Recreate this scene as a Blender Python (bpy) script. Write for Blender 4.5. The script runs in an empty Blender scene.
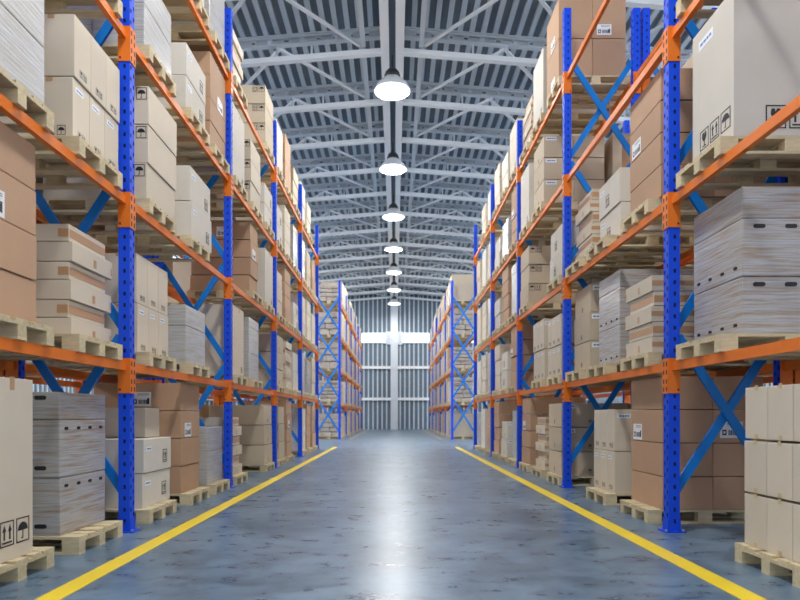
import bpy, bmesh, math, random
from mathutils import Vector, Matrix
rnd = random.Random(7)
S = bpy.context.scene
COL = S.collection
PI = math.pi

# ---------------------------------------------------------------- materials
def new_mat(name):
    m = bpy.data.materials.new(name); m.use_nodes = True
    nt = m.node_tree; b = nt.nodes['Principled BSDF']
    return m, nt, b
def N(nt, t, **k):
    n = nt.nodes.new(t)
    for a, v in k.items():
        if a in n.inputs: n.inputs[a].default_value = v
        else: setattr(n, a, v)
    return n
def plain(name, col, rough=.5, metal=0, spec=.5, noise=0, nscale=6, rand=0, bump=0, stretch=(1, 1, 1)):
    m, nt, b = new_mat(name)
    b.inputs['Roughness'].default_value = rough; b.inputs['Metallic'].default_value = metal
    b.inputs['Specular IOR Level'].default_value = spec
    b.inputs['Base Color'].default_value = (*col, 1)
    if noise or rand or bump:
        tc = N(nt, 'ShaderNodeTexCoord'); mp = N(nt, 'ShaderNodeMapping'); mp.inputs['Scale'].default_value = stretch
        nt.links.new(tc.outputs['Object'], mp.inputs['Vector'])
        nz = N(nt, 'ShaderNodeTexNoise'); nz.inputs['Scale'].default_value = nscale; nz.inputs['Detail'].default_value = 4
        nt.links.new(mp.outputs[0], nz.inputs['Vector'])
        oi = N(nt, 'ShaderNodeObjectInfo')
        a = N(nt, 'ShaderNodeMath', operation='MULTIPLY_ADD'); a.inputs[1].default_value = noise * 2; a.inputs[2].default_value = 1 - noise
        nt.links.new(nz.outputs['Fac'], a.inputs[0])
        c = N(nt, 'ShaderNodeMath', operation='MULTIPLY_ADD'); c.inputs[1].default_value = rand * 2; c.inputs[2].default_value = 1 - rand
        nt.links.new(oi.outputs['Random'], c.inputs[0])
        d = N(nt, 'ShaderNodeMath', operation='MULTIPLY'); nt.links.new(a.outputs[0], d.inputs[0]); nt.links.new(c.outputs[0], d.inputs[1])
        hv = N(nt, 'ShaderNodeHueSaturation'); hv.inputs['Color'].default_value = (*col, 1)
        nt.links.new(d.outputs[0], hv.inputs['Value']); nt.links.new(hv.outputs[0], b.inputs['Base Color'])
        if bump:
            bp = N(nt, 'ShaderNodeBump'); bp.inputs['Strength'].default_value = bump; bp.inputs['Distance'].default_value = .01
            nt.links.new(nz.outputs['Fac'], bp.inputs['Height']); nt.links.new(bp.outputs[0], b.inputs['Normal'])
    return m
def emis(name, col, s):
    m, nt, b = new_mat(name)
    b.inputs['Base Color'].default_value = (*col, 1)
    b.inputs['Emission Color'].default_value = (*col, 1); b.inputs['Emission Strength'].default_value = s
    return m
def wrapmat(name, film, box, mixv):
    m, nt, b = new_mat(name)
    tc = N(nt, 'ShaderNodeTexCoord'); oi = N(nt, 'ShaderNodeObjectInfo')
    mp = N(nt, 'ShaderNodeMapping'); mp.inputs['Scale'].default_value = (1.6, 1.6, 34)
    mp.inputs['Rotation'].default_value = (.02, .035, 0)
    ad = N(nt, 'ShaderNodeVectorMath', operation='ADD')
    nt.links.new(tc.outputs['Object'], ad.inputs[0])
    cb = N(nt, 'ShaderNodeCombineXYZ'); ml = N(nt, 'ShaderNodeMath', operation='MULTIPLY'); ml.inputs[1].default_value = 37.
    nt.links.new(oi.outputs['Random'], ml.inputs[0]); nt.links.new(ml.outputs[0], cb.inputs[0]); nt.links.new(ml.outputs[0], cb.inputs[2])
    nt.links.new(cb.outputs[0], ad.inputs[1]); nt.links.new(ad.outputs[0], mp.inputs['Vector'])
    nz = N(nt, 'ShaderNodeTexNoise'); nz.inputs['Scale'].default_value = 1.6; nz.inputs['Detail'].default_value = 5; nz.inputs['Roughness'].default_value = .6
    nt.links.new(mp.outputs[0], nz.inputs['Vector'])
    cr = N(nt, 'ShaderNodeValToRGB'); cr.color_ramp.elements[0].position = .36; cr.color_ramp.elements[1].position = .66
    cr.color_ramp.elements[0].color = (*box, 1); cr.color_ramp.elements[1].color = (*film, 1)
    e = cr.color_ramp.elements.new(.5); e.color = tuple(mixv) + (1,)
    nt.links.new(nz.outputs['Fac'], cr.inputs[0]); nt.links.new(cr.outputs[0], b.inputs['Base Color'])
    b.inputs['Roughness'].default_value = .33
    b.inputs['Coat Weight'].default_value = .25; b.inputs['Coat Roughness'].default_value = .2
    bp = N(nt, 'ShaderNodeBump'); bp.inputs['Strength'].default_value = .5; bp.inputs['Distance'].default_value = .01
    nt.links.new(nz.outputs['Fac'], bp.inputs['Height']); nt.links.new(bp.outputs[0], b.inputs['Normal'])
    return m

M = {}
M['blue'] = plain('blue_steel', (.005, .072, .74), .5, spec=.3, noise=.06)
M['azure'] = plain('azure_steel', (.003, .19, .64), .45, spec=.35, noise=.06)
M['orange'] = plain('orange_steel', (.78, .185, .018), .45, spec=.35, noise=.08, nscale=9)
M['dark'] = plain('black_ink_hole_shade', (.012, .012, .016), .6)  # printed ink; also paints the shade of connector slots and hand holes
M['bolt'] = plain('zinc', (.6, .62, .65), .3, metal=.8)
M['wood'] = plain('pallet_wood', (.61, .51, .32), .75, noise=.28, nscale=7, rand=.09, stretch=(1, 4, 5), bump=.2)
M['cream'] = plain('cream_card', (.63, .55, .435), .72, noise=.05, nscale=4, rand=.06)
M['white'] = plain('pale_card', (.63, .59, .515), .7, noise=.05, nscale=4, rand=.05)
M['kraft'] = plain('kraft_card', (.55, .455, .33), .72, noise=.06, nscale=4, rand=.07)
M['brown'] = plain('brown_card', (.475, .295, .18), .7, noise=.07, nscale=3, rand=.07)
M['tape'] = plain('brown_tape', (.50, .29, .15), .35, rand=.04)
M['ptape'] = plain('pale_tape', (.55, .43, .24), .35)
M['paper'] = plain('label_paper', (.78, .80, .82), .45)
M['ink_blue'] = plain('blue_ink', (.03, .16, .45), .5)
M['wrapg'] = wrapmat('stretch_wrapped_card', (.44, .47, .51), (.34, .26, .18), (.41, .39, .37))
M['wrapt'] = wrapmat('brown_wrapped_card', (.66, .62, .55), (.40, .27, .16), (.60, .51, .40))
M['wrapl'] = wrapmat('pale_wrapped_card', (.50, .52, .55), (.40, .37, .32), (.46, .455, .44))
M['roofsteel'] = plain('grey_steel', (.62, .68, .74), .45, noise=.04)
M['ridgesteel'] = plain('pale_grey_steel', (.84, .87, .90), .45)
M['roofshade'] = plain('shaded_roof_sheet', (.15, .19, .235), .6, noise=.3, nscale=.6)  # trough shade between the ribs put into this darker sheet colour
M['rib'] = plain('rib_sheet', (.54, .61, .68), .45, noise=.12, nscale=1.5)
M['wallshade'] = plain('shaded_wall_sheet', (.13, .18, .23), .5, noise=.08, nscale=1)  # groove shade beside the wall ribs carried by the darker colour
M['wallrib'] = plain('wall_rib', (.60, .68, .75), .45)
M['lampwhite'] = plain('enamel_white', (.70, .72, .74), .35)
M['lampblack'] = plain('lamp_black', (.02, .02, .025), .4)
M['lampglow'] = emis('lamp_glow', (1, .99, .97), 14)
M['pane'] = emis('daylight_pane', (.93, .97, 1), 1.3)
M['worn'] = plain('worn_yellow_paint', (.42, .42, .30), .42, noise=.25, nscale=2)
M['fillpane'] = emis('added_fill_pane', (.92, .96, 1), 12)  # glow of the unseen side strips, added to light the roof
M['yellow'] = plain('yellow_paint', (.86, .63, .025), .42, noise=.12, nscale=2.2)

def floormat():
    m, nt, b = new_mat('polished_concrete')
    tc = N(nt, 'ShaderNodeTexCoord'); L = nt.links.new
    n1 = N(nt, 'ShaderNodeTexNoise'); n1.inputs['Scale'].default_value = 1.1; n1.inputs['Detail'].default_value = 7; n1.inputs['Roughness'].default_value = .62; n1.inputs['Distortion'].default_value = .6
    n2 = N(nt, 'ShaderNodeTexNoise'); n2.inputs['Scale'].default_value = 4.2; n2.inputs['Detail'].default_value = 9; n2.inputs['Roughness'].default_value = .72; n2.inputs['Distortion'].default_value = .1
    mp = N(nt, 'ShaderNodeMapping'); mp.inputs['Scale'].default_value = (.8, 1.2, 1)
    L(tc.outputs['Object'], n1.inputs['Vector']); L(tc.outputs['Object'], mp.inputs['Vector']); L(mp.outputs[0], n2.inputs['Vector'])
    cr = N(nt, 'ShaderNodeValToRGB')
    cr.color_ramp.elements[0].position = .30; cr.color_ramp.elements[0].color = (.07, .12, .175, 1)
    cr.color_ramp.elements[1].position = .66; cr.color_ramp.elements[1].color = (.175, .265, .36, 1)
    L(n1.outputs['Fac'], cr.inputs[0])
    c2 = N(nt, 'ShaderNodeValToRGB')
    c2.color_ramp.elements[0].position = .36; c2.color_ramp.elements[0].color = (.46, .49, .53, 1)
    c2.color_ramp.elements[1].position = .54; c2.color_ramp.elements[1].color = (1, 1, 1, 1)
    L(n2.outputs['Fac'], c2.inputs[0])
    mx = N(nt, 'ShaderNodeMix', data_type='RGBA', blend_type='MULTIPLY'); mx.inputs[0].default_value = 1
    L(cr.outputs[0], mx.inputs[6]); L(c2.outputs[0], mx.inputs[7]); L(mx.outputs[2], b.inputs['Base Color'])
    r = N(nt, 'ShaderNodeMapRange'); r.inputs['From Min'].default_value = .3; r.inputs['From Max'].default_value = .7
    r.inputs['To Min'].default_value = .24; r.inputs['To Max'].default_value = .38
    L(n2.outputs['Fac'], r.inputs[0]); L(r.outputs[0], b.inputs['Roughness'])
    b.inputs['Specular IOR Level'].default_value = .75
    bp = N(nt, 'ShaderNodeBump'); bp.inputs['Strength'].default_value = .1; bp.inputs['Distance'].default_value = .012
    L(n2.outputs['Fac'], bp.inputs['Height']); L(bp.outputs[0], b.inputs['Normal'])
    return m
M['floor'] = floormat()

# ---------------------------------------------------------------- mesh helpers
class MB:
    def __init__(s): s.v = []; s.f = []; s.m = []
    def box(s, x0, y0, z0, x1, y1, z1, mi=0):
        i = len(s.v)
        s.v += [(x0, y0, z0), (x1, y0, z0), (x1, y1, z0), (x0, y1, z0), (x0, y0, z1), (x1, y0, z1), (x1, y1, z1), (x0, y1, z1)]
        s.f += [(i, i+3, i+2, i+1), (i+4, i+5, i+6, i+7), (i, i+1, i+5, i+4), (i+1, i+2, i+6, i+5), (i+2, i+3, i+7, i+6), (i+3, i, i+4, i+7)]
        s.m += [mi] * 6
    def bar(s, p, q, w, t, up=(0, 0, 1), mi=0):
        p = Vector(p); q = Vector(q); d = (q - p).normalized(); u = Vector(up)
        a = d.cross(u)
        if a.length < 1e-4: a = d.cross(Vector((0, 1, 0)))
        a.normalize(); c = a.cross(d).normalized()
        i = len(s.v)
        for o in (p, q):
            for sa, sc in ((-1, -1), (1, -1), (1, 1), (-1, 1)):
                s.v.append(tuple(o + a * (sa * w / 2) + c * (sc * t / 2)))
        s.f += [(i, i+1, i+2, i+3), (i+7, i+6, i+5, i+4)] + [(i + k, i + 4 + k, i + 4 + (k + 1) % 4, i + (k + 1) % 4) for k in range(4)]
        s.m += [mi] * 6
    def poly(s, pts, y0, y1, mi=0):       # polygon in XZ (counter clockwise seen from -Y), extruded in Y
        i = len(s.v); n = len(pts)
        s.v += [(x, y0, z) for x, z in pts] + [(x, y1, z) for x, z in pts]
        s.f += [tuple(range(i, i + n)), tuple(reversed(range(i + n, i + 2 * n)))]
        s.f += [(i + (k + 1) % n, i + k, i + n + k, i + n + (k + 1) % n) for k in range(n)]
        s.m += [mi] * (n + 2)
    def lathe(s, prof, n=32, c=(0, 0, 0), mi=0, cap=False):
        i = len(s.v)
        for r, z in prof:
            for k in range(n):
                a = 2 * PI * k / n; s.v.append((c[0] + r * math.cos(a), c[1] + r * math.sin(a), c[2] + z))
        for j in range(len(prof) - 1):
            for k in range(n):
                s.f.append((i + j*n + k, i + j*n + (k+1) % n, i + (j+1)*n + (k+1) % n, i + (j+1)*n + k)); s.m.append(mi)
        if cap:
            s.f.append(tuple(i + k for k in reversed(range(n)))); s.m.append(mi)
            s.f.append(tuple(i + (len(prof)-1)*n + k for k in range(n))); s.m.append(mi)
    def quad(s, a, b, c, d, mi=0):
        i = len(s.v); s.v += [a, b, c, d]; s.f.append((i, i+1, i+2, i+3)); s.m.append(mi)
    def mesh(s, name, mats, bevel=0, smooth=False):
        me = bpy.data.meshes.new(name); me.from_pydata(s.v, [], s.f)
        for m in mats: me.materials.append(M[m] if isinstance(m, str) else m)
        me.polygons.foreach_set('material_index', s.m)
        if bevel:
            bm = bmesh.new(); bm.from_mesh(me)
            bmesh.ops.bevel(bm, geom=bm.edges[:], offset=bevel, segments=2, affect='EDGES', profile=.6)
            bm.to_mesh(me); bm.free()
        if smooth:
            me.polygons.foreach_set('use_smooth', [True] * len(me.polygons))
        me.update(); return me
def link(name, me, parent=None, loc=(0, 0, 0), rz=0, sc=None):
    o = bpy.data.objects.new(name, me); COL.objects.link(o)
    o.location = loc; o.rotation_euler = (0, 0, rz)
    if sc: o.scale = sc
    if parent: o.parent = parent
    return o
def empty(name, loc): 
    o = bpy.data.objects.new(name, None); COL.objects.link(o); o.location = loc; o.empty_display_size = .1; return o
def tag(o, label, cat, group=None):
    o['label'] = label; o['category'] = cat
    if group: o['group'] = group
    return o
def struct(o): o['kind'] = 'structure'; return o

# ---------------------------------------------------------------- constants measured from the photo
XL, XR = 2.62, 2.70               # post lines left / right of the camera axis
P = 3.69; Y0 = 2.36; YF = 29.3
BT = [0, 1.65, 3.255, 4.86, 6.465]  # heights of floor and beam tops
PH = .144
RD = 1.08                         # rack depth
TOP = 7.50

# ---------------------------------------------------------------- setting
def setting():
    b = MB(); b.box(-16, -8, -.2, 16, 51.2, 0); struct(link('floor', b.mesh('floor', ['floor'])))
    # end wall: sheet, ribs
    yw = 50.5; zr = 11.75
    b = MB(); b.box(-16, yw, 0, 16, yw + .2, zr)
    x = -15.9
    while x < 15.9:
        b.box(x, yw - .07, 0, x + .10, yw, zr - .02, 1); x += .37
    struct(link('wall_back', b.mesh('wall_back', ['wallshade', 'wallrib'])))
    for i, z in enumerate((2.47, 5.03)):
        b = MB(); b.box(-15.9, yw - .2, z - .11, 15.9, yw - .08, z + .11)
        struct(link('trim_%d' % (i + 1), b.mesh('trim', ['ridgesteel'])))
    b = MB(); b.box(-.34, yw - .45, 0, .24, yw - .21, 11.2); struct(link('trim_5', b.mesh('trim', ['roofsteel'])))
    b = MB(); b.box(-.78, yw - .19, 6.9, .62, yw - .075, 7.95); struct(link('trim_4', b.mesh('trim', ['roofsteel'])))
    for i, (x0, x1) in enumerate(((-12, -.78), (.62, 12))):
        b = MB(); b.box(x0, yw - .17, 7.05, x1, yw - .10, 7.8)
        w = struct(link('window_%d' % (i + 1), b.mesh('window', ['pane'])))
        f = MB(); f.box(x0, yw - .2, 7.01, x1, yw - .08, 7.05); f.box(x0, yw - .2, 7.8, x1, yw - .08, 7.84)
        k = x0
        while k <= x1 + .01:
            f.box(k - .02, yw - .19, 7.0, k + .02, yw - .175, 7.84); k += (x1 - x0) / 5
        link('window_frame', f.mesh('window_frame', ['ridgesteel']), w)
    # side walls
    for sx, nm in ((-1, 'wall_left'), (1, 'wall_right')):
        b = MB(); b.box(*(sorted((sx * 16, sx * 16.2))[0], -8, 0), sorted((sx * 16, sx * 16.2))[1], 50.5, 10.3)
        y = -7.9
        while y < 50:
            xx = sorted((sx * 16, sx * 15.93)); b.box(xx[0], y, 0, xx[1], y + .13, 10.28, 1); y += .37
        struct(link(nm, b.mesh(nm, ['wallshade', 'wallrib'])))
    # unseen glowing strips added high on both side walls to brighten the roof
    for i, sx in enumerate((-1, 1)):
        x0, x1 = sorted((sx * 15.92, sx * 15.86)); b = MB(); b.box(x0, -6, 8.0, x1, 49, 9.7)
        w = struct(link('window_%d' % (i + 3), b.mesh('window', ['fillpane'])))
        f = MB(); x2, x3 = sorted((sx * 15.86, sx * 15.80)); k = -6
        while k <= 49.1: f.box(x2, k - .03, 7.95, x3, k + .03, 9.75); k += 2.5
        for z in (7.92, 9.7): f.box(x2, -6, z, x3, 49, z + .08)
        link('window_frame', f.mesh('window_frame', ['ridgesteel']), w)
    # roof: two pitched sheets with ribs running along the hall
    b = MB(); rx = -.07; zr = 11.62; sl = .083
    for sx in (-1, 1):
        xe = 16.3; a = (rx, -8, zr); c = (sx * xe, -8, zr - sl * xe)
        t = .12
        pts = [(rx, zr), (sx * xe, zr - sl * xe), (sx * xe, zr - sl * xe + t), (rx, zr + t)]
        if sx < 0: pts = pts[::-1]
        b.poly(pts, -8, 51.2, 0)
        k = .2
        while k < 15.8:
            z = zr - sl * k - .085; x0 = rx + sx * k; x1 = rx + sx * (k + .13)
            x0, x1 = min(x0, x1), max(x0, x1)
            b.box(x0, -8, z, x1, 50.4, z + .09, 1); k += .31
    struct(link('ceiling', b.mesh('ceiling', ['roofshade', 'rib'])))
    # yellow floor lines
    i = 6
    for xc, w in ((-2.13, .155), (2.20, .155)):
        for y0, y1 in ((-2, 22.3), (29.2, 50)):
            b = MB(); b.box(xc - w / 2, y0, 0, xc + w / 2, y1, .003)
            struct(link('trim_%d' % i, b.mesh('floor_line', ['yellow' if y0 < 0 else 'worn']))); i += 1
setting()

ORD = ['first', 'second', 'third', 'fourth', 'fifth', 'sixth', 'seventh', 'eighth', 'ninth', 'tenth', 'eleventh', 'twelfth', 'thirteenth', 'fourteenth', 'fifteenth', 'sixteenth']
# ---------------------------------------------------------------- roof trusses
CZ = 1.13
def roof():
    rx = -.07; sl = .083
    D = [16.14 + 2.57 * k for k in range(-2, 14)]
    n = 0
    for k, y in enumerate(D):
        e = empty('roof_truss', (rx, y, CZ + 9.5))
        if k == 0: lab = 'grey steel roof truss nearest the camera, at the top edge of the view'
        elif k == len(D) - 1: lab = 'farthest grey steel roof truss, just in front of the end wall'
        else: lab = 'grey steel roof truss, %s from the camera, spanning above the racks' % ORD[k]
        tag(e, lab, 'roof truss', 'roof trusses')
        for sx in (-1, 1):
            def pt(x, z): return (sx * x, 0, z - sl * x)
            b = MB(); p, q = pt(.24, 0), pt(12, 0); b.bar((p[0], 0, p[2]+.0), (q[0], 0, q[2]), .11, .13)
            b.bar((p[0], 0, p[2] - .07), (q[0], 0, q[2] - .07), .16, .02)
            link('bottom_chord', b.mesh('bottom_chord', ['ridgesteel']), e)
            # rafter: web with slots (built from pieces) and flanges
            b = MB(); z0, z1 = .36, .60
            b.bar(pt(.24, z0), pt(12, z0), .16, .025); b.bar(pt(.24, z1), pt(12, z1), .16, .025)
            b.bar(pt(.24, z0 + .04), pt(12, z0 + .04), .02, .08); b.bar(pt(.24, z1 - .05), pt(12, z1 - .05), .02, .10)
            x = .3
            while x < 11.9:
                b.bar(pt(x, (z0 + z1) / 2), pt(x + .30, (z0 + z1) / 2), .02, .10); x += .42
            link('rafter', b.mesh('rafter', ['roofsteel']), e)
            # posts and web between chord and rafter
            b = MB(); xs = [.8, 2.1, 3.0, 3.9, 5.4, 6.2, 7.0, 8.6]
            for x in xs:
                b.bar(pt(x, .05), pt(x, z0), .05, .05)
            link('web', b.mesh('web', ['roofsteel']), e)
            # horizontal wind bracing from this truss to the next, above the chord plane
            if k < len(D) - 1:
                for xa, xb in ((2.95, .85), (2.95, 5.05), (7.2, 5.3), (7.2, 9.2)):
                    b = MB(); a = pt(xa, .40); c = pt(xb, .22)
                    b.bar((a[0], .1, a[2]-.06), (c[0], 2.47, c[2]-.08), .085, .05)
                    link('diagonal_brace', b.mesh('diagonal_brace', ['ridgesteel' if xa < 7 else 'roofsteel']), e)
                b = MB(); a = pt(.75, .13); b.bar((a[0], .1, a[2]), (a[0], 2.47, a[2]), .12, .1)
                link('strut', b.mesh('strut', ['roofsteel']), e)
                a = pt(5.15, .13); b = MB(); b.bar((a[0], .1, a[2]), (a[0], 2.47, a[2]), .12, .1)
                link('strut', b.mesh('strut', ['roofsteel']), e)
    for x0, x1, w in ((-.30, -.085, 'left'), (.085, .30, 'right')):
        b = MB(); z = CZ + 9.42
        b.box(rx + x0, -7.9, z, rx + x1, 50.0, z + .03); b.box(rx + (x0 + x1)/2 - .02, -7.9, z + .03, rx + (x0+x1)/2 + .02, 50.0, z + .3); b.box(rx + x0, -7.9, z + .3, rx + x1, 50.0, z + .33)
        tag(link('ridge_beam', b.mesh('ridge_beam', ['ridgesteel'])), 'pale grey steel ridge beam running down the hall, the %s of the pair' % w, 'beam', 'ridge beams')
    # lamps
    for i in range(7):
        y = 16.2 + 5.15 * i; zb = CZ + 8.46
        nm = 'nearest and largest white dome pendant lamp over the aisle' if i == 0 else ('farthest white dome pendant lamp, close to the end wall' if i == 6 else 'white dome pendant lamp over the aisle, %s from the camera' % ORD[i])
        e = tag(empty('pendant_lamp', (rx, y, zb)), nm, 'lamp', 'pendant lamps')
        b = MB(); b.lathe([(.47, 0), (.475, .03), (.455, .07), (.39, .17), (.31, .25), (.22, .32), (.20, .35), (.18, .35), (.29, .24), (.37, .16), (.435, .06), (.45, .03), (.455, 0), (.47, 0)], 40)
        link('lamp_shade', b.mesh('lamp_shade', ['lampwhite'], smooth=True), e)
        b = MB(); b.lathe([(0.001, .35), (.21, .35), (.21, .42), (.18, .50), (.11, .58), (.03, .61), (.001, .61)], 24)
        link('ballast', b.mesh('ballast', ['lampblack'], smooth=True), e)
        b = MB(); b.bar((0, 0, .60), (0, 0, .96), .03, .03); link('suspension_rod', b.mesh('suspension_rod', ['lampblack']), e)
        b = MB(); b.lathe([(.001, .06), (.25, .05), (.4, .035), (.40, .045), (.25, .065), (.001, .075)], 32)
        link('diffuser', b.mesh('diffuser', ['lampglow'], smooth=True), e)
roof()

# ---------------------------------------------------------------- racks
def post_mesh():
    b = MB(); h = .055; pitch = .11; n = int((TOP - .12) / pitch)
    for face in range(4):
        def pt(u, z, d=h):
            return [(u, -d, z), (d, u, z), (-u, d, z), (-d, -u, z)][face]
        cols = [-h, -.043, -.016, .016, .043, h] if face in (1, 3) else [-h, -.006, .016, .034, h]
        holes = {1: 0, 3: 1} if face in (1, 3) else {1: 0}
        for j in range(len(cols) - 1):
            u0, u1 = cols[j], cols[j + 1]
            if j not in holes: b.quad(pt(u0, 0), pt(u1, 0), pt(u1, TOP), pt(u0, TOP)); continue
            off = .055 * holes[j]; z = 0
            for k in range(n):
                za = .09 + off + k * pitch; zb = za + .038
                b.quad(pt(u0, z), pt(u1, z), pt(u1, za), pt(u0, za)); z = zb
            b.quad(pt(u0, z), pt(u1, z), pt(u1, TOP), pt(u0, TOP))
    b.box(-.046, -.046, .1, .046, .046, TOP - .1, 1)          # dark core added for the shade inside the hollow profile
    return b.mesh('post', ['blue', 'innershade'])
M['innershade'] = plain('post_inner_shade', (.004, .008, .08), .7)  # near-black blue paints the shade seen through the post holes
POST = post_mesh()
def plate_mesh(w=.10, d=.085):
    b = MB(); b.box(-w, -d, 0, w, d, .012)
    for sx in (-1, 1):
        for sy in (-1, 1):
            b.lathe([(.012, .012), (.012, .03), (.001, .032)], 6, (sx * (w - .018), sy * (d - .02), 0), 1)
    for sx in (-1, 1): b.box(*(sorted((sx * .056, sx * .062))[0], -.06, .012), sorted((sx * .056, sx * .062))[1], .06, .12)
    return b.mesh('base_plate', ['blue', 'bolt'])
PLATE = plate_mesh(); PLATEB = plate_mesh(.072, .095)
def conn_mesh(sx, sy):
    """connector hooked on a post: sx = side of the aisle face (+1/-1), sy = +1 beam goes to +Y"""
    b = MB(); h = .0565; t = .006
    y0, y1 = sorted((sy * h, sy * (h + t)))
    b.box(-h - .001, y0, -.305, h + .001, y1, .035)
    x0, x1 = sorted((sx * h, sx * (h + t + .001)))
    y0, y1 = sorted((sy * .002, sy * (h + t)))
    b.box(x0, y0, -.305, x1, y1, .035)
    xx0, xx1 = sorted((sx * (h + t), sx * (h + t + .003)))
    for z in (-.02, -.10, -.19, -.265):
        yy0, yy1 = sorted((sy * .022, sy * .042)); b.box(xx0, yy0, z - .022, xx1, yy1, z + .022, 1)
    yb0, yb1 = sorted((sy * (h + t), sy * (h + t + .003)))
    b.box(sx * -.035 - .008, yb0, -.28, sx * -.035 + .008, yb1, -.26, 1)
    return b.mesh('connector', ['orange', 'dark'])  # dark plates paint the shade of the open slots
CONN = {(a, c): conn_mesh(a, c) for a in (-1, 1) for c in (-1, 1)}
def beam_mesh():
    L = P - .124; b = MB()
    b.box(-.021, -L/2, -.085, .021, L/2, 0)
    b.box(-.024, -L/2, -.085, .024, L/2, -.045)
    return b.mesh('beam', ['orange'], 0)
BEAM = beam_mesh()
def brace_mesh(sx, up):
    b = MB(); a = (0, 0, 0); c = (sx * (RD - .10), 0, 1.5 * up)
    d = (Vector(c)).normalized(); n = Vector((0, 1, 0)).cross(d)
    b.bar(a, c, .012, .085, tuple(n)); 
    for s in (-1, 1):
        o = n * (s * .040) + Vector((0, .012, 0)); b.bar(Vector(a) + o, Vector(c) + o, .03, .005, tuple(n))
    return b.mesh('brace', ['azure'])
BR = {(s, u): brace_mesh(s, u) for s in (-1, 1) for u in (-1, 1)}

def rack(sx, xf, ystart, nb, label, cat='pallet rack', plates=True, levels=(1, 2, 3, 4)):
    r = tag(empty('pallet_rack', (sx * xf, ystart, 0)), label, cat, 'pallet racks')
    for i in range(nb + 1):
        for x in (0, sx * RD):
            p = link('post', POST, r, (x, i * P, .0))
            link('base_plate', PLATE if x == 0 and xf < 3 else PLATEB, p)
        for k in range(4):
            z = .40 + 1.6 * k
            link('brace', BR[(sx, 1)], r, (sx * .05, i * P + .012, z))
            link('brace', BR[(sx, -1)], r, (sx * .05, i * P - .028, z + 1.5))
    for i in range(nb):
        for l in levels:
            for j, x in enumerate((0, sx * RD)):
                bm_ = link('beam', BEAM, r, (x, (i + .5) * P, BT[l]))
                a = -sx if j == 0 else sx
                link('connector', CONN[(a, 1)], bm_, (0, -P / 2, 0)); link('connector', CONN[(a, -1)], bm_, (0, P / 2, 0))
    return r
rack(-1, XL, Y0, 5, 'blue and orange pallet rack lining the left side of the aisle')
rack(1, XR, Y0, 5, 'blue and orange pallet rack lining the right side of the aisle')
rack(-1, XL, YF, 5, 'distant blue and orange pallet rack on the left, beyond the cross aisle')
rack(1, XR, YF, 5, 'distant blue and orange pallet rack on the right, beyond the cross aisle')
GAP = .15
rack(-1, XL + RD + GAP, Y0, 5, 'blue and orange rack standing back to back behind the left rack')
rack(1, XR + RD + GAP, Y0, 5, 'blue and orange rack standing back to back behind the right rack')

# ---------------------------------------------------------------- pallets
def pal_deck(): 
    b = MB()
    for y0, w in ((0, .145), (.165, .10), (.3275, .145), (.535, .10), (.655, .145)): b.box(0, y0, .122, 1.2, y0 + w, .144)
    for x in (0, .5275, 1.055): b.box(x, 0, .10, x + .145, .8, .122)
    return b.mesh('deck', ['wood'])
def pal_block():
    b = MB(); b.box(0, 0, .022, .145, .10, .10); return b.mesh('block', ['wood'], .003)
def pal_bottom():
    b = MB(); b.box(0, 0, 0, 1.2, .10, .022); return b.mesh('bottom_board', ['wood'])
def pal_simple():
    b = MB()
    for y0, w in ((0, .145), (.165, .10), (.3275, .145), (.535, .10), (.655, .145)): b.box(0, y0, .122, 1.2, y0 + w, .144)
    for x in (0, .5275, 1.055):
        b.box(x, 0, .10, x + .145, .8, .122)
        for y in (0, .35, .70): b.box(x, y, .022, x + .145, y + .10, .10)
    for y in (0, .35, .70): b.box(0, y, 0, 1.2, y + .10, .022)
    return b.mesh('pallet', ['wood'])
PD, PB, PO, PS = pal_deck(), pal_block(), pal_bottom(), pal_simple()
def pallet(sx, xf, y, z, label, detail, group):
    """aisle face at |x| = xf, running away from the aisle"""
    x = sx * xf if sx > 0 else -xf - 1.2
    if not detail:
        o = link('pallet', PS, None, (x, y, z)); return tag(o, label, 'pallet', group)
    e = tag(empty('pallet', (x, y, z)), label, 'pallet', group)
    link('deck', PD, e)
    for yy in (0, .35, .70):
        link('bottom_board', PO, e, (0, yy, 0))
        for xx in (0, .5275, 1.055): link('block', PB, e, (xx, yy, 0))
    return e

# ---------------------------------------------------------------- carton details
def mark_mesh(kind):
    """unit-wide printed handling mark in the XZ plane facing -Y"""
    b = MB(); t = .06; y0, y1 = -.012, 0
    b.box(0, y0, 0, 1, y1, t); b.box(0, y0, 1.15 - t, 1, y1, 1.15); b.box(0, y0, 0, t, y1, 1.15); b.box(1 - t, y0, 0, 1, y1, 1.15)
    if kind == 'arrows':
        for c in (.3, .7):
            b.poly([(c - .14, .68), (c + .14, .68), (c, .98)], y0, y1); b.box(c - .055, y0, .3, c + .055, y1, .68)
        b.box(.15, y0, .14, .85, y1, .22)
    elif kind == 'umbrella':
        b.poly([(.12, .55)] + [(.5 + .38 * math.cos(a), .55 + .38 * math.sin(a)) for a in [k * PI / 10 for k in range(0, 10)]], y0, y1)
        b.box(.47, y0, .2, .53, y1, .55); b.box(.38, y0, .16, .53, y1, .22)
    elif kind == 'glass':
        b.poly([(.28, .98), (.24, .72), (.34, .52), (.5, .44), (.66, .52), (.76, .72), (.72, .98), (.56, .98), (.48, .82), (.45, .98)], y0, y1)
        b.box(.46, y0, .22, .54, y1, .46); b.box(.3, y0, .15, .7, y1, .22)
    return b.mesh('handling_mark', ['dark'])
MK = {k: mark_mesh(k) for k in ('arrows', 'umbrella', 'glass')}
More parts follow.
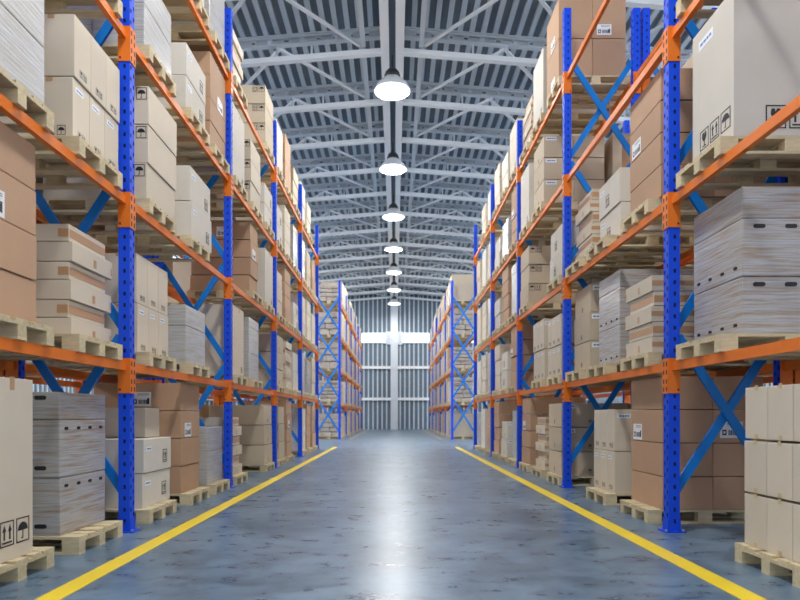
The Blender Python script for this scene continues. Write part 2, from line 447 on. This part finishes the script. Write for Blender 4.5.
def label_mesh(kind):
    b = MB()
    if kind == 'big':       # 1 x .72
        b.box(0, -.012, 0, 1, 0, .72)
        for z in (.62, .56): b.box(.3, -.016, z, .9, -.012, z + .02, 1)
        b.box(.1, -.016, .12, .28, -.012, .36, 1); b.box(.15, -.019, .18, .23, -.016, .30, 0)
        x = .36; r = random.Random(3)
        for k in range(9):
            w = r.choice((.02, .03, .045)); b.box(x, -.016, .12, x + w, -.012, .34, 1); x += w + .022
        b.box(.8, -.016, .12, .9, -.012, .42, 1)
        return b.mesh('shipping_label', ['paper', 'dark'])
    b.box(0, -.012, 0, 1, 0, .34)
    for x0, x1 in ((.12, .3), (.34, .52), (.56, .7), (.74, .88)): b.box(x0, -.016, .12, x1, -.012, .22, 1)
    return b.mesh('shipping_label', ['paper', 'ink_blue'])
LB = {k: label_mesh(k) for k in ('big', 'small')}
TAPE = {}
def tape_mesh(w, h, mat='tape'):
    k = (round(w, 3), round(h, 3), mat)
    if k not in TAPE:
        b = MB(); b.box(0, -.0015, 0, w, 0, h); TAPE[k] = b.mesh('packing_tape', [mat])
    return TAPE[k]
CM = {}
def carton_mesh(dx, dy, dz, mat, bev=.005):
    k = (round(dx, 3), round(dy, 3), round(dz, 3), mat)
    if k not in CM:
        b = MB(); b.box(-dx/2, -dy/2, 0, dx/2, dy/2, dz)
        CM[k] = b.mesh('carton', [mat], bev)
    return CM[k]

SIDE = {-1: 'left', 1: 'right'}
class Box:
    """a carton: remembers its size so that details can be put on its aisle face and its camera face"""
    def __init__(s, sx, x0, y0, z0, dx, dy, dz, mat, name, label, group, cat='carton'):
        # x0 = |x| of the aisle face
        s.sx = sx; s.dx, s.dy, s.dz = dx, dy, dz
        cx = sx * (x0 + dx / 2)
        s.o = link(name, carton_mesh(dx, dy, dz, mat), None, (cx, y0 + dy / 2, z0))
        if label: tag(s.o, label, cat, group)
    def put(s, face, me, name, u, v, sc=1., rot=0):
        """u from the left edge as seen, v up; u<0 counts from the right"""
        w = s.dx if face == 'cam' else s.dy
        if u < 0: u = w + u
        e = .0006
        if face == 'cam': loc = (-s.dx/2 + u, -s.dy/2 - e, v); rz = 0
        elif s.sx < 0: loc = (s.dx/2 + e, -s.dy/2 + u, v); rz = PI / 2
        else: loc = (-s.dx/2 - e, s.dy/2 - u, v); rz = -PI / 2
        return link(name, me, s.o, loc, rz, (sc, min(sc, .12) if sc != 1. else 1., sc))

LV = ['floor level', 'first shelf', 'second shelf', 'third shelf', 'top shelf']
SL = ['near end', 'middle', 'far end']
def where(sx, lvl, bay, slot, far):
    return '%s of bay %s, %s, %s rack' % (SL[slot], ['one', 'two', 'three', 'four', 'five'][bay], LV[lvl], ('distant ' if far else '') + SIDE[sx])
SLOTS = {0: (2.62, 3.86, 5.03), 1: (6.47, 7.78, 8.82)}
def slot_y(bay, slot, far=False):
    if not far and bay in SLOTS: return SLOTS[bay][slot]
    return (YF if far else Y0) + P * bay + (.25, 1.47, 2.66)[slot]
PF = {-1: 2.56, 1: 2.64}   # aisle face of pallets
KN = {'brown': 'brown', 'cream': 'cream', 'kraft': 'tan', 'white': 'pale grey'}
def lay(k, n):
    if n == 1: return ''
    if k == n - 1: return 'top layer, '
    if k == 0: return 'bottom layer, '
    return ['', 'second', 'third', 'fourth', 'fifth', 'sixth'][k] + ' layer, '

COUNT = {}
def load(sx, lvl, bay, slot, kind, h=None, ly=1, cy=1, cx=1, dx=1.1, dy=.8, xi=.08, mat='cream', far=False, marks='std', yo=0., py=0.):
    """kind: stack / tall / taped / wrapped"""
    y = slot_y(bay, slot, far) + py; z = BT[lvl]; W = where(sx, lvl, bay, slot, far)
    depth = y
    near = depth < 9.7
    mid = depth < 17
    names = {'stack': KN[mat] + ' cartons', 'tall': 'tall %s carton' % KN[mat], 'taped': 'flat taped cartons', 'wrapped': 'wrapped cartons', 'none': 'nothing'}
    pallet(sx, PF[sx], y, z, 'pallet under %s, %s' % (names[kind], W), near, 'wooden pallets')
    if kind == 'none': return
    z += PH + .001; y0 = y + yo
    g = names[kind] + ' on the racks'
    xa = PF[sx] + xi
    if kind in ('stack', 'tall'):
        bh = h / ly; dyy = dy / cy; dxx = dx / cx
        for k in range(ly):
            jx = rnd.uniform(-.012, .012) if cx == 1 else 0; jy = rnd.uniform(-.008, .008) if cy == 1 else 0
            for j in range(cy):
                for i in range(cx):
                    pos = ''
                    if cy > 1: pos += ['near column, ', 'far column, '][j] if cy == 2 else ['near row, ', 'middle row, ', 'far row, '][j]
                    if cx > 1: pos += ['aisle side, ', 'back side, '][i]
                    nm = 'tall_carton' if kind == 'tall' else 'carton'
                    lb = ('tall ' if kind == 'tall' else '') + KN[mat] + ' carton, ' + lay(k, ly) + pos + W
                    b = Box(sx, xa + i * dxx + jx + .002, y0 + j * dyy + jy + .002, z + k * bh, dxx - .005, dyy - .005, bh - ((.008 if near else .014) if marks != 'ptape' else .018), mat, nm, lb, g)
                    if not mid: continue
                    if i == 0:
                        m = .15
                        if kind == 'tall':
                            ms = ('glass', 'arrows', 'umbrella'); sp = m * 1.18
                            if dy > .5 and near:
                                u0 = -3 * sp - .02
                                for q, t in enumerate(ms): b.put('aisle', MK[t], 'handling_mark', u0 + q * sp, .10, m)
                            else: b.put('aisle', MK['arrows'], 'handling_mark', -.2, .06, .09)
                            if near:
                                b.put('cam', MK['glass'], 'handling_mark', .26 if sx > 0 else -.40, .06, .165)
                                b.put('cam', MK['arrows'], 'handling_mark', .45 if sx > 0 else -.20, .06, .165)
                            
                            if sx > 0: b.put('aisle', LB['small'], 'shipping_label', .12, bh - .20, .25)
                            else: b.put('aisle', tape_mesh(.05, .09), 'packing_tape', b.dy * .55, bh - .09)
                            b.put('cam', tape_mesh(.055, .04), 'packing_tape', b.dx * .5, bh - .05)
                        elif marks == 'cols':     # pairs of small marks low on every aisle face, blue stickers high
                            w_ = b.dy
                            for q in range(2): b.put('aisle', MK[('glass', 'arrows')[q]], 'handling_mark', w_ * .5 - .055 + q * .065, .04, .05)
                            if k == 0 or not near: b.put('aisle', LB['small'], 'shipping_label', .04, bh - .11, .13)
                            if sx > 0 and k == ly - 1 and j == 0: b.put('cam', LB['small'], 'shipping_label', .03, bh - .12, .17)
                            if sx < 0 and j == 0:
                                b.put('cam', tape_mesh(.055, .03), 'packing_tape', -.22, bh - .042)
                                if k == 0: b.put('cam', MK['umbrella'], 'handling_mark', -.13, .03, .07); b.put('cam', MK['arrows'], 'handling_mark', -.22, .03, .07)
                        elif marks == 'side':     # arrows on aisle face
                            b.put('aisle', MK['arrows'], 'handling_mark', -.26 if sx < 0 else .28, .08, .13)
                            b.put('aisle', LB['small'], 'shipping_label', .06, bh - .14, .15)
                        elif marks == 'camtop':
                            b.put('cam', MK['umbrella'], 'handling_mark', -.13 if sx < 0 else .02, bh - .15, .11)
                            b.put('cam', MK['arrows'], 'handling_mark', -.26 if sx < 0 else .145, bh - .15, .11)
                        elif marks == 'kraft':
                            if sx > 0: b.put('cam', LB['small'], 'shipping_label', .03, bh - .1, .2)
                            if sx > 0: b.put('cam', MK['umbrella'], 'handling_mark', -.1 if sx > 0 else .8, .05, .06)
                            b.put('aisle', MK['arrows'], 'handling_mark', b.dy * .45, .05, .06)
                        elif marks == 'brown':
                            if k == 2 or ly == 2: b.put('aisle', LB['big'], 'shipping_label', (.36 if lvl == 3 else .13) if sx < 0 else (.07 if ly > 2 else .3), .01, .25)
                            if k == ly - 1 and sx < 0: b.put('cam', LB['big'], 'shipping_label', -.62, .05, .25)
                        elif marks == 'ptape':
                            for q in (.0,):
                                b.put('aisle', tape_mesh(.04, .035, 'ptape'), 'packing_tape', b.dy * .45, bh - .04)
                                b.put('aisle', tape_mesh(.04, .035, 'ptape'), 'packing_tape', b.dy * .45, .001)
                    elif marks == 'brown' and (k == 2 or ly == 2) and near or (marks == 'brown' and ly == 2 and k == 1):
                        b.put('cam', LB['big'], 'shipping_label', .07, .05, .24)
    elif kind == 'taped':
        n = ly; zz = z
        for k in range(n):
            big = k % 2 == 0; bh = .17 if big else .152
            d_y = .74 if big else .66; d_x = 1.1 if big else 1.06
            lb = ('flat carton with taped side, ' if not big else 'wide flat carton, tape tab, ') + lay(k, n) + W
            b = Box(sx, xa + (0 if big else .02) + rnd.uniform(-.01, .01), y0 + .02, zz, d_x, d_y, bh - (.006 if near else .01), 'cream', 'flat_carton', lb, g)
            zz += bh
            if not mid: continue
            if big:
                b.put('aisle', tape_mesh(.05, .07), 'packing_tape', d_y * .5, .03)
                b.put('aisle', tape_mesh(.02, .07), 'packing_tape', -.03 if sx < 0 else .01, .03)
                if sx > 0: b.put('cam', tape_mesh(d_x * .9, .05), 'packing_tape', .0, .06)
            else:
                b.put('aisle', tape_mesh(d_y - .02, .07), 'packing_tape', .01, .035)
                b.put('cam', tape_mesh(.09 if sx < 0 else d_x * .9, .07), 'packing_tape', -.092 if sx < 0 else .002, .035)
    elif kind == 'wrapped':
        e = tag(empty('wrapped_stack', (sx * (xa + dx / 2), y0 + dy / 2, z)), 'stack of cartons in grey stretch film, ' + W, 'wrapped stack', 'film wrapped stacks')
        hs = []; r = h
        while r > .3: hs.append(.475 if r > .475 else r); r -= .475
        if r > .05: hs.append(r)
        hs = [a for a in hs if a > .05]; mt = 'wrapl' if mat == 'white' else 'wrapg'; zz = 0
        for k, bh in enumerate(hs):
            ncx = 2 if near else 1
            for i in range(ncx):
                w = dx / ncx; cxp = sx * (-dx / 2 + (i + .5) * w)
                c = link('carton', carton_mesh(w - .002, dy - rnd.choice((0, .006, .012)), bh - .002, mt, .012), e, (cxp, 0, zz))
                if mid and i == 0:
                    hm = HOLE
                    if bh > .3 and mt == 'wrapg':
                        for u in (-.3, -.1, .1, .3):
                            link('hand_hole', hm, c, (-sx * (w / 2 - .001), u * dy / .8, bh * (.85 if sx < 0 else .18)), -sx * PI / 2)
                if near and mt == 'wrapg' and i == 0 and (bh > .3 or sx < 0):
                    for u in ((.16,) if sx < 0 else (.14, .40)):
                        link('hand_hole', HOLEW, c, (sx * (-w / 2 + u), -dy / 2 + .003, .08 if sx < 0 and bh > .3 else (bh - .05 if bh < .3 else .41)), 0)
            zz += bh
def hole_mesh(w, h):
    b = MB(); n = 8; pts = []
    for s, c in ((1, w / 2 - h / 2), (-1, -w / 2 + h / 2)):
        for k in range(n + 1):
            a = (-PI / 2 + PI * k / n) if s > 0 else (PI / 2 + PI * k / n)
            pts.append((c + h / 2 * math.cos(a), h / 2 * math.sin(a)))
    b.poly(pts, -.004, .006); return b.mesh('hand_hole', ['dark'])  # dark plug paints the shade inside the grip opening
HOLE = hole_mesh(.055, .026); HOLEW = hole_mesh(.10, .035)

T = load
# ======== LEFT rack
# bay one
T(-1, 0, 0, 1, 'tall', 1.25, dx=1.05, dy=.60, mat='cream', xi=.06, yo=.03)
T(-1, 0, 0, 2, 'wrapped', 1.18, dx=1.0, dy=.80, xi=.17, yo=.02)
T(-1, 1, 0, 1, 'stack', 1.34, 4, mat='brown', xi=.11, dy=.76, marks='brown')
T(-1, 1, 0, 2, 'taped', ly=6, xi=.18, yo=.2)
T(-1, 2, 0, 1, 'wrapped', .95, mat='white', xi=.06, dy=.78)
T(-1, 2, 0, 2, 'stack', 1.03, 2, cy=3, mat='cream', xi=.07, dy=.84, marks='cols', yo=.05)
T(-1, 3, 0, 2, 'stack', .9, 2, mat='cream')
T(-1, 2, 0, 0, 'stack', 1.0, 2, mat='brown', marks='none')
# bay two
T(-1, 0, 1, 0, 'stack', .74, 2, mat='white', xi=.11, dy=.8, marks='side', yo=.1)
T(-1, 0, 1, 1, 'stack', 1.40, 4, mat='brown', xi=.13, dy=.74, marks='brown', yo=.02)
T(-1, 0, 1, 2, 'wrapped', .82, mat='white', xi=.11, dy=.78)
T(-1, 1, 1, 0, 'stack', 1.06, 2, cy=3, mat='cream', xi=.16, dy=.9, marks='cols', yo=.08)
T(-1, 1, 1, 1, 'wrapped', .74, mat='white', xi=.08, yo=.05)
T(-1, 2, 1, 0, 'stack', 1.22, 3, mat='cream', xi=.05, marks='camtop', yo=.08, dy=.85)
T(-1, 2, 1, 1, 'stack', .9, 2, mat='white', xi=.02, marks='side', yo=.05, dy=.86)
T(-1, 3, 1, 0, 'wrapped', .84, mat='white', xi=.08, yo=.06)
T(-1, 3, 1, 1, 'stack', .82, 2, mat='white', xi=.06, marks='side')
T(-1, 3, 1, 2, 'stack', 1.32, 4, mat='brown', xi=.06, marks='brown')
T(-1, 4, 1, 1, 'stack', .9, 2, mat='cream', marks='side')
T(-1, 4, 1, 2, 'wrapped', 1.1, mat='white')
Box(-1, PF[-1] + .24, 6.95, .886, .9, .42, .33, 'cream', 'carton', 'single cream carton lying on two pale grey cartons, behind the first left post', 'pale grey cartons on the racks')
# bay three
T(-1, 0, 2, 0, 'taped', ly=6, xi=.1)
T(-1, 0, 2, 2, 'stack', 1.2, 3, mat='kraft', xi=.06, marks='kraft')
T(-1, 1, 2, 0, 'tall', 1.14, mat='cream', xi=.06, dy=.74)
T(-1, 1, 2, 1, 'wrapped', 1.12, mat='white', xi=.08)
T(-1, 2, 2, 1, 'stack', 1.30, 4, mat='brown', xi=.1, marks='brown', yo=.2, dy=.62)
T(-1, 2, 2, 2, 'tall', 1.1, mat='white', xi=.05)
T(-1, 3, 2, 0, 'tall', 1.2, mat='white', xi=.06)
T(-1, 3, 2, 1, 'stack', 1.14, 3, mat='cream', xi=.04, marks='camtop')
T(-1, 3, 2, 2, 'stack', .8, 2, mat='white', xi=.04, marks='side')
T(-1, 4, 2, 0, 'taped', ly=5, xi=.08)
T(-1, 4, 2, 2, 'stack', 1.14, 3, mat='kraft', xi=.04, marks='camtop')
# bay four
T(-1, 0, 3, 0, 'stack', 1.2, 3, mat='kraft', xi=.06, marks='camtop', yo=.3, dy=.7)
T(-1, 0, 3, 1, 'stack', 1.36, 4, mat='brown', xi=.06, marks='brown', yo=.1, dy=.7)
T(-1, 1, 3, 0, 'stack', 1.14, 3, mat='kraft', xi=.06, marks='kraft')
T(-1, 1, 3, 1, 'taped', ly=7, xi=.06)
T(-1, 1, 3, 2, 'stack', 1.0, 2, mat='white')
T(-1, 2, 3, 0, 'stack', 1.0, 3, mat='cream', marks='camtop')
T(-1, 2, 3, 1, 'stack', 1.3, 4, mat='brown')
T(-1, 2, 3, 2, 'stack', .7, 2, mat='white', marks='side')
T(-1, 3, 3, 0, 'stack', .86, 2, mat='white', marks='side')
T(-1, 3, 3, 1, 'stack', 1.2, 3, mat='cream')
T(-1, 3, 3, 2, 'wrapped', 1.1, mat='white')
T(-1, 4, 3, 0, 'tall', 1.1, mat='white', xi=.06)
T(-1, 4, 3, 1, 'stack', 1.32, 2, mat='brown')
T(-1, 4, 3, 2, 'stack', 1.0, 3, mat='kraft')
# bay five
T(-1, 0, 4, 0, 'tall', 1.2, mat='white', xi=.06)
T(-1, 0, 4, 1, 'stack', 1.36, 4, mat='brown')
T(-1, 0, 4, 2, 'stack', 1.3, 3, mat='brown')
T(-1, 1, 4, 0, 'wrapped', 1.15, mat='white')
T(-1, 1, 4, 1, 'wrapped', 1.0)
T(-1, 1, 4, 2, 'stack', 1.2, 3, mat='kraft')
T(-1, 2, 4, 0, 'stack', 1.14, 3, mat='cream')
T(-1, 2, 4, 1, 'stack', 1.2, 3, mat='cream')
T(-1, 2, 4, 2, 'tall', 1.0, mat='cream')
T(-1, 3, 4, 0, 'wrapped', 1.18, mat='white')
T(-1, 3, 4, 1, 'stack', 1.1, 3, mat='kraft')
T(-1, 3, 4, 2, 'stack', 1.1, 2, mat='brown')
T(-1, 4, 4, 0, 'stack', 1.1, 2, mat='white')
T(-1, 4, 4, 1, 'stack', .95, 2, mat='cream')
# ======== RIGHT rack
T(1, 0, 0, 1, 'stack', 1.215, 3, cy=3, mat='cream', xi=.05, dy=.87, marks='ptape', yo=-.11, py=.16)
T(1, 1, 0, 2, 'wrapped', 1.215, xi=.20, dx=1.0, dy=.83, yo=.04)
T(1, 2, 0, 2, 'tall', 1.21, dx=1.1, dy=.70, mat='white', xi=.10, yo=.0)
T(1, 3, 0, 2, 'stack', .9, 2, mat='cream')
T(1, 2, 0, 0, 'stack', 1.0, 2, mat='brown', marks='none')
# bay two
T(1, 0, 1, 0, 'stack', 1.40, 4, cx=2, mat='brown', xi=.15, dy=.86, dx=1.06, marks='brown', yo=.0)
T(1, 0, 1, 1, 'stack', 1.07, 2, cy=3, mat='cream', xi=.13, marks='cols', yo=.06, dy=.82)
T(1, 1, 1, 0, 'taped', ly=5, xi=.05, yo=.02)
T(1, 1, 1, 1, 'wrapped', 1.18, xi=.18, dx=1.0, yo=.0)
T(1, 1, 1, 2, 'stack', 1.23, 3, mat='kraft', xi=.15, marks='kraft', yo=.04, dy=.76)
T(1, 2, 1, 0, 'stack', 1.335, 4, cx=2, mat='brown', xi=.11, dy=.84, marks='brown', yo=-.05)
T(1, 2, 1, 1, 'stack', .87, 2, mat='white', xi=.20, marks='side', yo=.03)
T(1, 2, 1, 2, 'taped', ly=6, xi=.15)
# bay three
T(1, 0, 2, 0, 'stack', 1.2, 3, cx=2, mat='kraft', xi=.06, marks='kraft', yo=.1, dy=.8)
T(1, 0, 2, 1, 'taped', ly=6, xi=.08)
T(1, 0, 2, 2, 'stack', 1.36, 4, mat='brown', xi=.06, marks='brown')
T(1, 1, 2, 0, 'stack', 1.0, 2, cy=3, mat='cream', xi=.05, marks='cols', dy=.84, yo=.04)
T(1, 1, 2, 1, 'stack', 1.1, 2, cy=3, mat='cream', xi=.05, marks='cols', dy=.84)
T(1, 2, 2, 0, 'stack', .86, 2, mat='white', xi=.06, marks='side')
T(1, 2, 2, 2, 'stack', 1.14, 3, mat='kraft', xi=.03, marks='camtop')
T(1, 3, 2, 1, 'stack', 1.2, 3, cx=2, mat='kraft', xi=.05, marks='kraft')
T(1, 3, 2, 2, 'tall', 1.2, mat='white', xi=.05)
T(1, 4, 2, 0, 'stack', 1.36, 2, cx=2, mat='brown', xi=.03, marks='brown', yo=.12)
T(1, 4, 2, 1, 'tall', 1.2, mat='white', xi=.05)
T(1, 4, 2, 2, 'taped', ly=6)
# bay four
T(1, 0, 3, 0, 'wrapped', 1.1, mat='white', xi=.1)
T(1, 0, 3, 1, 'stack', .85, 2, mat='white', xi=.06, marks='kraft')
T(1, 0, 3, 2, 'stack', 1.36, 4, mat='brown', xi=.06)
T(1, 1, 3, 0, 'stack', 1.36, 4, mat='brown', xi=.06, marks='brown')
T(1, 1, 3, 1, 'stack', .9, 2, mat='white', xi=.06, marks='side')
T(1, 1, 3, 2, 'stack', 1.2, 3, mat='cream')
T(1, 2, 3, 0, 'wrapped', 1.18, mat='white')
T(1, 2, 3, 1, 'stack', 1.36, 4, mat='brown')
T(1, 2, 3, 2, 'stack', .8, 2, mat='white')
T(1, 3, 3, 0, 'stack', 1.3, 4, mat='brown', marks='brown')
T(1, 3, 3, 1, 'wrapped', .9, mat='white')
T(1, 3, 3, 2, 'stack', .8, 2, mat='white')
T(1, 4, 3, 0, 'tall', 1.1, mat='cream', xi=.05)
T(1, 4, 3, 1, 'stack', .9, 2, mat='white')
T(1, 4, 3, 2, 'stack', 1.1, 3, mat='cream')
# bay five
T(1, 0, 4, 0, 'stack', 1.36, 4, mat='brown')
T(1, 0, 4, 1, 'tall', 1.2, mat='white', xi=.05)
T(1, 0, 4, 2, 'wrapped', 1.1, mat='white')
T(1, 1, 4, 0, 'wrapped', 1.15, mat='white')
T(1, 1, 4, 1, 'stack', 1.2, 3, mat='cream')
T(1, 1, 4, 2, 'stack', 1.1, 2, mat='white')
T(1, 2, 4, 0, 'wrapped', 1.1, mat='white')
T(1, 2, 4, 1, 'stack', 1.2, 3, mat='cream')
T(1, 2, 4, 2, 'tall', 1.2, mat='cream')
T(1, 3, 4, 0, 'stack', 1.1, 3, mat='cream')
T(1, 3, 4, 1, 'tall', 1.15, mat='white')
T(1, 3, 4, 2, 'stack', 1.1, 2, mat='kraft')
T(1, 4, 4, 0, 'tall', 1.0, mat='white')
T(1, 4, 4, 1, 'stack', .9, 2, mat='cream')

# ======== distant racks: one big load per pallet
r2 = random.Random(21)
for sx in (-1, 1):
    for bay in range(5):
        for lvl in range(5):
            for s in range(3):
                if lvl == 4 and r2.random() < .25 and bay > 0: continue
                m = r2.choice(['cream', 'white', 'kraft', 'brown', 'kraft'])
                y = slot_y(bay, s, True); W = where(sx, lvl, bay, s, True)
                wrapped = r2.random() < .5
                pallet(sx, PF[sx], y, BT[lvl], 'pallet under %s load, %s' % ('wrapped' if wrapped else KN[m] + ' carton', W), False, 'distant pallets')
                h = r2.uniform(.95, 1.3)
                if bay == 0 and s == 0: wrapped = not (sx > 0 and lvl in (0, 4)); m = 'kraft'
                if bay == 0 and s == 0 and lvl == 4: h = .8 if sx < 0 else 1.25
                mt = {'cream': 'wrapl', 'white': 'wrapl', 'kraft': 'wrapt', 'brown': 'wrapg'}[m] if wrapped else m
                b = Box(sx, PF[sx] + .05, y + .01, BT[lvl] + PH + .001, 1.08, .78, h, mt, 'wrapped_stack' if wrapped else 'carton',
                        ('film wrapped load, ' if wrapped else KN[m] + ' carton, ') + W, 'loads on the distant racks', 'wrapped stack' if wrapped else 'carton')
                if bay == 0 and s == 0 and wrapped:      # end-on loads: uneven wrapped layers, seen from the cross aisle
                    g = MB(); zz = 0; nl = r2.choice((4, 5, 6))
                    for q in range(nl):
                        hh = h / nl; e1, e2 = r2.uniform(0, .12), r2.uniform(0, .12); f1 = r2.uniform(0, .07)
                        cut = r2.uniform(-.2, .2)
                        g.box(-.54 + e1, -.39 + f1, zz, cut - .01, .39, zz + hh - .015)
                        g.box(cut + .01, -.39 + r2.uniform(0, .07), zz, .54 - e2, .39, zz + hh - r2.uniform(.012, .03)); zz += hh
                    b.o.data = g.mesh('wrapped_stack', [mt], .03)
# ======== loads of the racks standing behind
for sx in (-1, 1):
    for bay in range(3):
        for lvl in range(4):
            for s in range(3):
                if bay == 0 and s < 2: continue
                if r2.random() < .30: continue
                m = r2.choice(['brown', 'brown', 'kraft', 'cream'])
                y = slot_y(bay, s); xf = (XL if sx < 0 else XR) + RD + GAP - .04
                W = '%s of bay %s, %s, rack behind the %s one' % (SL[s], ['one', 'two', 'three'][bay], LV[lvl], SIDE[sx])
                pallet(sx, xf, y, BT[lvl], 'wooden pallet, ' + W, False, 'pallets behind')
                b = Box(sx, xf + .05, y + .01, BT[lvl] + PH + .001, 1.08, .78, r2.uniform(.8, 1.25), m, 'carton', 'large %s carton, ' % KN[m] + W, 'cartons behind')

# ---------------------------------------------------------------- lights
def area(name, loc, size, power, col=(1, 1, 1), rot=(0, 0, 0), sy=None, shape='DISK', spread=PI):
    l = bpy.data.lights.new(name, 'AREA'); l.shape = shape; l.size = size; l.energy = power; l.color = col; l.spread = spread
    if sy: l.size_y = sy
    o = bpy.data.objects.new(name, l); COL.objects.link(o); o.location = loc; o.rotation_euler = rot; return o
for i in range(7):                       # light of the visible lamps, just below each diffuser
    area('lamp_light', (-.07, 16.2 + 5.15 * i, CZ + 8.5), .85, 240, (1, .985, .96))
for i in range(-2, 0):                   # the same lamp row continues over and behind the camera
    area('lamp_light', (-.07, 16.2 + 5.15 * i - (2 if i < -1 else 0), CZ + 8.3), .85, 130 if i == -1 else 420, (1, .985, .96))
for sx in (-1, 1):                       # rows over the neighbouring aisles
    for i in range(-1, 7, 2):
        area('lamp_light', (sx * 9.2, 16.2 + 5.15 * i, CZ + 8.0), .85, 320, (1, .985, .96))
# sky fill; the hall end behind the camera is left open to admit it
W = bpy.data.worlds.new('world'); S.world = W; W.use_nodes = True
bg = W.node_tree.nodes['Background']; bg.inputs[0].default_value = (.88, .94, 1, 1); bg.inputs[1].default_value = 1.1

# ---------------------------------------------------------------- camera
cam = bpy.data.cameras.new('camera'); co = bpy.data.objects.new('camera', cam); COL.objects.link(co)
co.location = (0, 0, CZ); co.rotation_euler = (PI / 2, 0, 0)
cam.sensor_width = 36; cam.lens = 620 / 800 * 36; cam.shift_x = 5 / 800; cam.shift_y = 115.5 / 800
cam.clip_end = 200; cam.dof.use_dof = True; cam.dof.focus_distance = 7.0; cam.dof.aperture_fstop = 1.7
S.camera = co
S.view_settings.view_transform = 'Standard'; S.view_settings.look = 'None'; S.view_settings.gamma = 1
S.view_settings.use_curve_mapping = False; S.view_settings.exposure = 0.16
